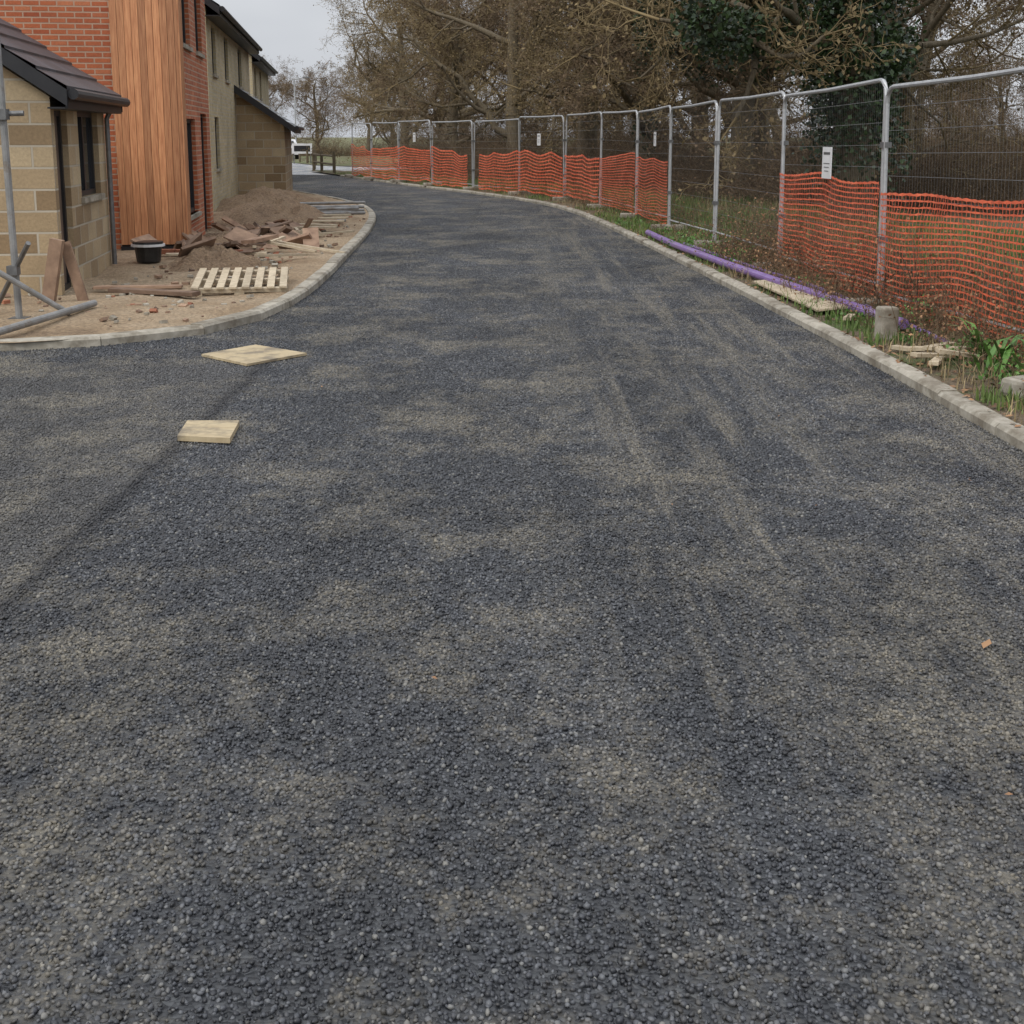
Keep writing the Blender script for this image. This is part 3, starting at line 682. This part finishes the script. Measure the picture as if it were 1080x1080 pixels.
# ---------------------------------------------------------------- items left plot
mb=MB()
for i in range(8): mb.box((-.44+i*.126,0,.11),(.074,1.25,.02),'timber_light')
for y in(-.55,0,.55): mb.box((0,y,.078),(.97,.09,.04),'timber_light'); mb.box((0,y,.012),(.97,.09,.018),'timber_light')
for x in(-.42,0,.42):
    for y in(-.55,0,.55): mb.box((x,y,.04),(.1,.09,.034),'timber_light')
p=mb.obj('wooden_pallet',(-2.87,13.55,.06),math.radians(9)); p.rotation_euler[0]=.06
mb=MB()
mb.box((-3.6,12.8,.11),(1.0,.15,.04),'cardboard',-.35); mb.box((-3.9,13.3,.10),(.9,.12,.03),'cardboard',.1); mb.box((-3.9,16.9,.12),(1.3,.12,.03),'timber_light',.15); mb.obj('timber_plank',bevel=.003)
def mound(name,cx,cy,rx,ry,h,seed,mat='mound_soil'):
    V=[];F=[];n_=60
    for i in range(n_):
        for j in range(n_):
            u=-1.25+2.5*i/(n_-1); v=-1.25+2.5*j/(n_-1); q=math.sqrt(u*u+v*v)+.25*nz(u,v,1.5,seed+4)
            z=h*max(0,1-q)**.8*(1+.6*nz(u,v,2.6,seed))+.14*h*nz(u,v,7,seed)*max(0,1.1-q)*2+.08*h*nz(u,v,19,seed)
            V.append((cx+u*rx,cy+v*ry,.045+z if q<1.15 else -.02))
    for i in range(n_-1):
        for j in range(n_-1): F.append((i*n_+j,(i+1)*n_+j,(i+1)*n_+j+1,i*n_+j+1))
    me=bpy.data.meshes.new(name); me.from_pydata(V,[],F); me.materials.append(MATS[mat]); me.update(); link(name,me)
mound('soil_mound',-4.35,23.2,1.4,2.2,.48,3); mound('soil_mound',-3.75,16.1,.6,1.0,.26,6); mound('soil_mound',-5.6,29.5,1.4,2.4,.42,8); mound('soil_mound',-4.1,19.0,1.0,1.4,.2,9)
mb=MB()
for _ in range(56):
    x=-3.75+random.gauss(0,.42); y=18.9+random.gauss(0,1.4); z=.12+abs(random.gauss(0,.12))
    if x>-2.6: continue
    R=Matrix.Rotation(random.random()*3.1,3,'Z')@Matrix.Rotation(random.gauss(0,.4),3,'X')@Matrix.Rotation(random.gauss(0,.4),3,'Y')
    mb.box((x,y,z),(random.uniform(.2,.7),random.uniform(.06,.36),random.uniform(.012,.05)),'cardboard',R)
for _ in range(14):
    x=-3.3+random.gauss(0,.3); y=19+random.gauss(0,1.6)
    if x>-2.7: continue
    mb.box((x,y,.12+random.random()*.1),(random.uniform(.3,1.0),.05,.03),'timber_light',Matrix.Rotation(random.random()*3.1,3,'Z')@Matrix.Rotation(random.gauss(0,.12),3,'Y'))
mb.obj('offcut_and_packaging_pile')
mb=MB()
for _ in range(520):
    c=random.choice([(-3.3,19,.5,1.6),(-4.2,20.5,.5,1.5),(-3.5,16.5,.6,1.5),(-3.9,12.4,.8,.8),(-3.0,14.5,.6,2.5),(-3.4,24,.5,3)])
    x=c[0]+random.gauss(0,c[2]); y=c[1]+random.gauss(0,c[3])
    if x>-2.55 or y<10.6 or x>lkx(y)-.2: continue
    s=random.uniform(.08,.36); R=Matrix.Rotation(random.random()*3.1,3,'Z')@Matrix.Rotation(random.gauss(0,.4),3,'X')
    mb.box((x,y,.075+.03*s),(.215*s,.15*s,.10*s),random.choice(['brick_loose','concrete','concrete','cardboard','cardboard','cardboard']),R)
mb.obj('small_rubble')
mb=MB()
for k in range(9):
    y=23.2+k*.4; mb.tube([(-5.0+random.uniform(-.3,.4),y,.15+k%3*.06),(-2.95-random.random()*.3,y+random.uniform(.2,2.2),.12+k%3*.06)],.03,'tube_grey',8)
mb.obj('scaffold_tubes')
mb=MB()
for k in range(5):
    y=21.2+k*.5; mb.box((-3.6,y,.16+.02*k),(1.4,.14,.03),'timber_light',random.uniform(-.5,.7))
mb.obj('scaffold_boards')
mb=MB()
mb.tube([(-4.33,11.15,.06),(-4.36,11.15,2.9)],.03,'tube_grey',10); mb.tube([(-4.75,10.7,.80),(-3.92,11.25,.10)],.026,'tube_grey',10); mb.tube([(-4.68,11.5,.1),(-4.13,10.95,.75)],.022,'steel_dark',8)
mb.tube([(-4.8,11.1,1.82),(-4.18,11.18,1.84)],.024,'steel_dark',10); mb.box((-4.35,11.12,1.83),(.11,.09,.09),'steel_dark'); mb.box((-4.33,11.15,.075),(.15,.15,.012),'steel_dark'); mb.box((-4.34,11.12,.5),(.09,.09,.08),'steel_dark')
mb.obj('scaffold_prop')
mb=MB(); mb.tube([(-4.08,9.86,.125),(-3.86,11.75,.13)],.032,'tube_grey',12); mb.obj('scaffold_tube')
mb=MB(); mb.box((-4.42,12.3,.38),(.12,.08,.6),'cardboard',Matrix.Rotation(.2,3,'Y')); mb.box((-4.25,12.4,.35),(.10,.03,.6),'cardboard',Matrix.Rotation(-.25,3,'Y')); mb.obj('leaning_timber')
mb=MB(); mb.tube([(-4.6,16.2,.08),(-4.6,16.2,.1),(-4.6,16.2,.28)],[.14,.15,.17],'black_plastic',18); mb.tube([(-4.6,16.2,.28),(-4.6,16.2,.31)],.21,'white_plastic',18); mb.tube([(-4.6,16.2,.31),(-4.6,16.2,.34)],.19,'black_plastic',18); mb.obj('drain_gully_pot')
mb=MB(); 
for k in range(5): mb.box((-4.3+.23*k-.3,17.1-.03*k,.13),(.215,.1,.065),'brick_loose',.1*k)
mb.obj('loose_bricks')
# ---------------------------------------------------------------- far details
def car(loc,rz,body='car_paint'):
    e=empty('parked_car',loc,rz)
    prof=[(-2.1,.35),(-2.15,.8),(-1.95,.95),(-1.5,1.38),(.4,1.42),(1.1,.98),(1.95,.85),(2.12,.6),(2.1,.3)]
    mb=MB(); n_=len(prof)
    L_=[(x,-.85 if z<1 else -.68,z) for x,z in prof]; R_=[(x,.85 if z<1 else .68,z) for x,z in prof]
    for i in range(n_): j=(i+1)%n_; mb.quad(L_[i],R_[i],R_[j],L_[j],body)
    mb.poly(L_,body); mb.poly(R_[::-1],body); mb.obj('body',parent=e,bevel=.04)
    w=MB()
    for s in(-1,1): w.poly([(-1.6,s*.80,1.0),(.85,s*.80,1.0),(.3,s*.72,1.34),(-1.35,s*.72,1.32)][::s],'glass')
    w.quad((-1.93,-.6,1.0),(-1.93,.6,1.0),(-1.6,.55,1.32),(-1.6,-.55,1.32),'glass'); w.obj('windows',parent=e)
    t=MB()
    for x in(-1.35,1.3):
        for s in(-1,1): t.tube([(x,s*.88,.32),(x,s*.66,.32)],.32,'tyre',18); t.tube([(x,s*.885,.32),(x,s*.87,.32)],.18,'steel',12)
    t.obj('wheels',parent=e)
car((-16.2,93,.0),1.75)
mb=MB(); mb.tube([(-16.6,100,0),(-16.6,100,5.6),(-16.6,99.9,5.9),(-15.8,99.5,6.0)],[.07,.05,.045,.04],'steel',8); mb.box((-15.6,99.4,6.0),(.5,.2,.1),'steel_dark'); mb.obj('street_lamp')
mb=MB()
pr=[(-7.6,55.4),(-8.6,58.6),(-9.4,61.5),(-9.9,65)]
for a,b in zip(pr,pr[1:]):
    for z in(.45,.8): mb.tube([(a[0],a[1],z),(b[0],b[1],z)],.045,'bark',6)
for a in pr: mb.box((a[0],a[1],.5),(.12,.12,1.0),'bark')
mb.obj('post_and_rail_fence')
mb=MB(); 
for x in(-.5,.5): mb.box((x,0,.5),(.07,.07,1.0),'steel_dark')
mb.box((0,-.05,.9),(1.2,.03,.6),'white_plastic'); mb.box((0,-.07,.9),(.95,.005,.34),'dark_frame'); mb.obj('site_sign',(-12.6,78,0),.15)
plane('grass_field',-80,80,104.01,600,.004,'field')
mb=MB()
for k in range(5): mb.tube([(-11.2-k*1.1,74+k*4,0),(-11.2-k*1.1,74+k*4,.8)],.07,'bark',8)
mb.obj('timber_bollards')

# ---------------------------------------------------------------- light
wd=bpy.data.worlds.new('World'); scene.world=wd; wd.use_nodes=True; n=wd.node_tree.nodes; l=wd.node_tree.links
bg=n['Background']; sky=n.new('ShaderNodeTexSky'); sky.sky_type='NISHITA'; sky.sun_disc=False
el=math.radians(42); az=math.radians(215)
sky.sun_elevation=el; sky.sun_rotation=az; sky.air_density=1; sky.dust_density=3
hs=n.new('ShaderNodeHueSaturation'); hs.inputs['Saturation'].default_value=.3; l.new(sky.outputs[0],hs.inputs['Color'])
tc=n.new('ShaderNodeTexCoord'); cn=noise_tex(n,l,tc.outputs['Generated'],2.2,4,.55,(1,1,3)); cr=ramp(n,[(.3,(.61,.64,.70)),(.7,(.85,.875,.915))]); l.new(cn.outputs[0],cr.inputs[0])
sp=n.new('ShaderNodeSeparateXYZ'); l.new(tc.outputs['Generated'],sp.inputs[0])
mr=n.new('ShaderNodeMapRange'); mr.inputs[1].default_value=.15; mr.inputs[2].default_value=1; mr.inputs[3].default_value=9.2; mr.inputs[4].default_value=26; l.new(sp.outputs[2],mr.inputs[0])
vs=n.new('ShaderNodeVectorMath'); vs.operation='SCALE'; l.new(cr.outputs[0],vs.inputs[0]); l.new(mr.outputs[0],vs.inputs['Scale'])
out=mixc(n,l,.85,hs.outputs[0],vs.outputs[0]); l.new(out,bg.inputs['Color']); bg.inputs['Strength'].default_value=.1
sd=bpy.data.lights.new('sun','SUN'); sd.energy=1.4; sd.angle=math.radians(14); sd.color=(1,.96,.89)
so=bpy.data.objects.new('sun',sd); scene.collection.objects.link(so)
dirv=Vector((math.sin(az)*math.cos(el),math.cos(az)*math.cos(el),math.sin(el)))
so.rotation_euler=dirv.to_track_quat('Z','Y').to_euler(); so.location=dirv*50
# camera
cd=bpy.data.cameras.new('camera'); cd.sensor_width=36; cd.lens=45; cd.shift_y=-.135; cd.clip_end=3000; cd.clip_start=.05
co=bpy.data.objects.new('camera',cd); scene.collection.objects.link(co); co.location=(0,0,1.65); co.rotation_euler=(math.radians(79.47),0,0)
scene.camera=co
print('OBJ',len(bpy.data.objects))
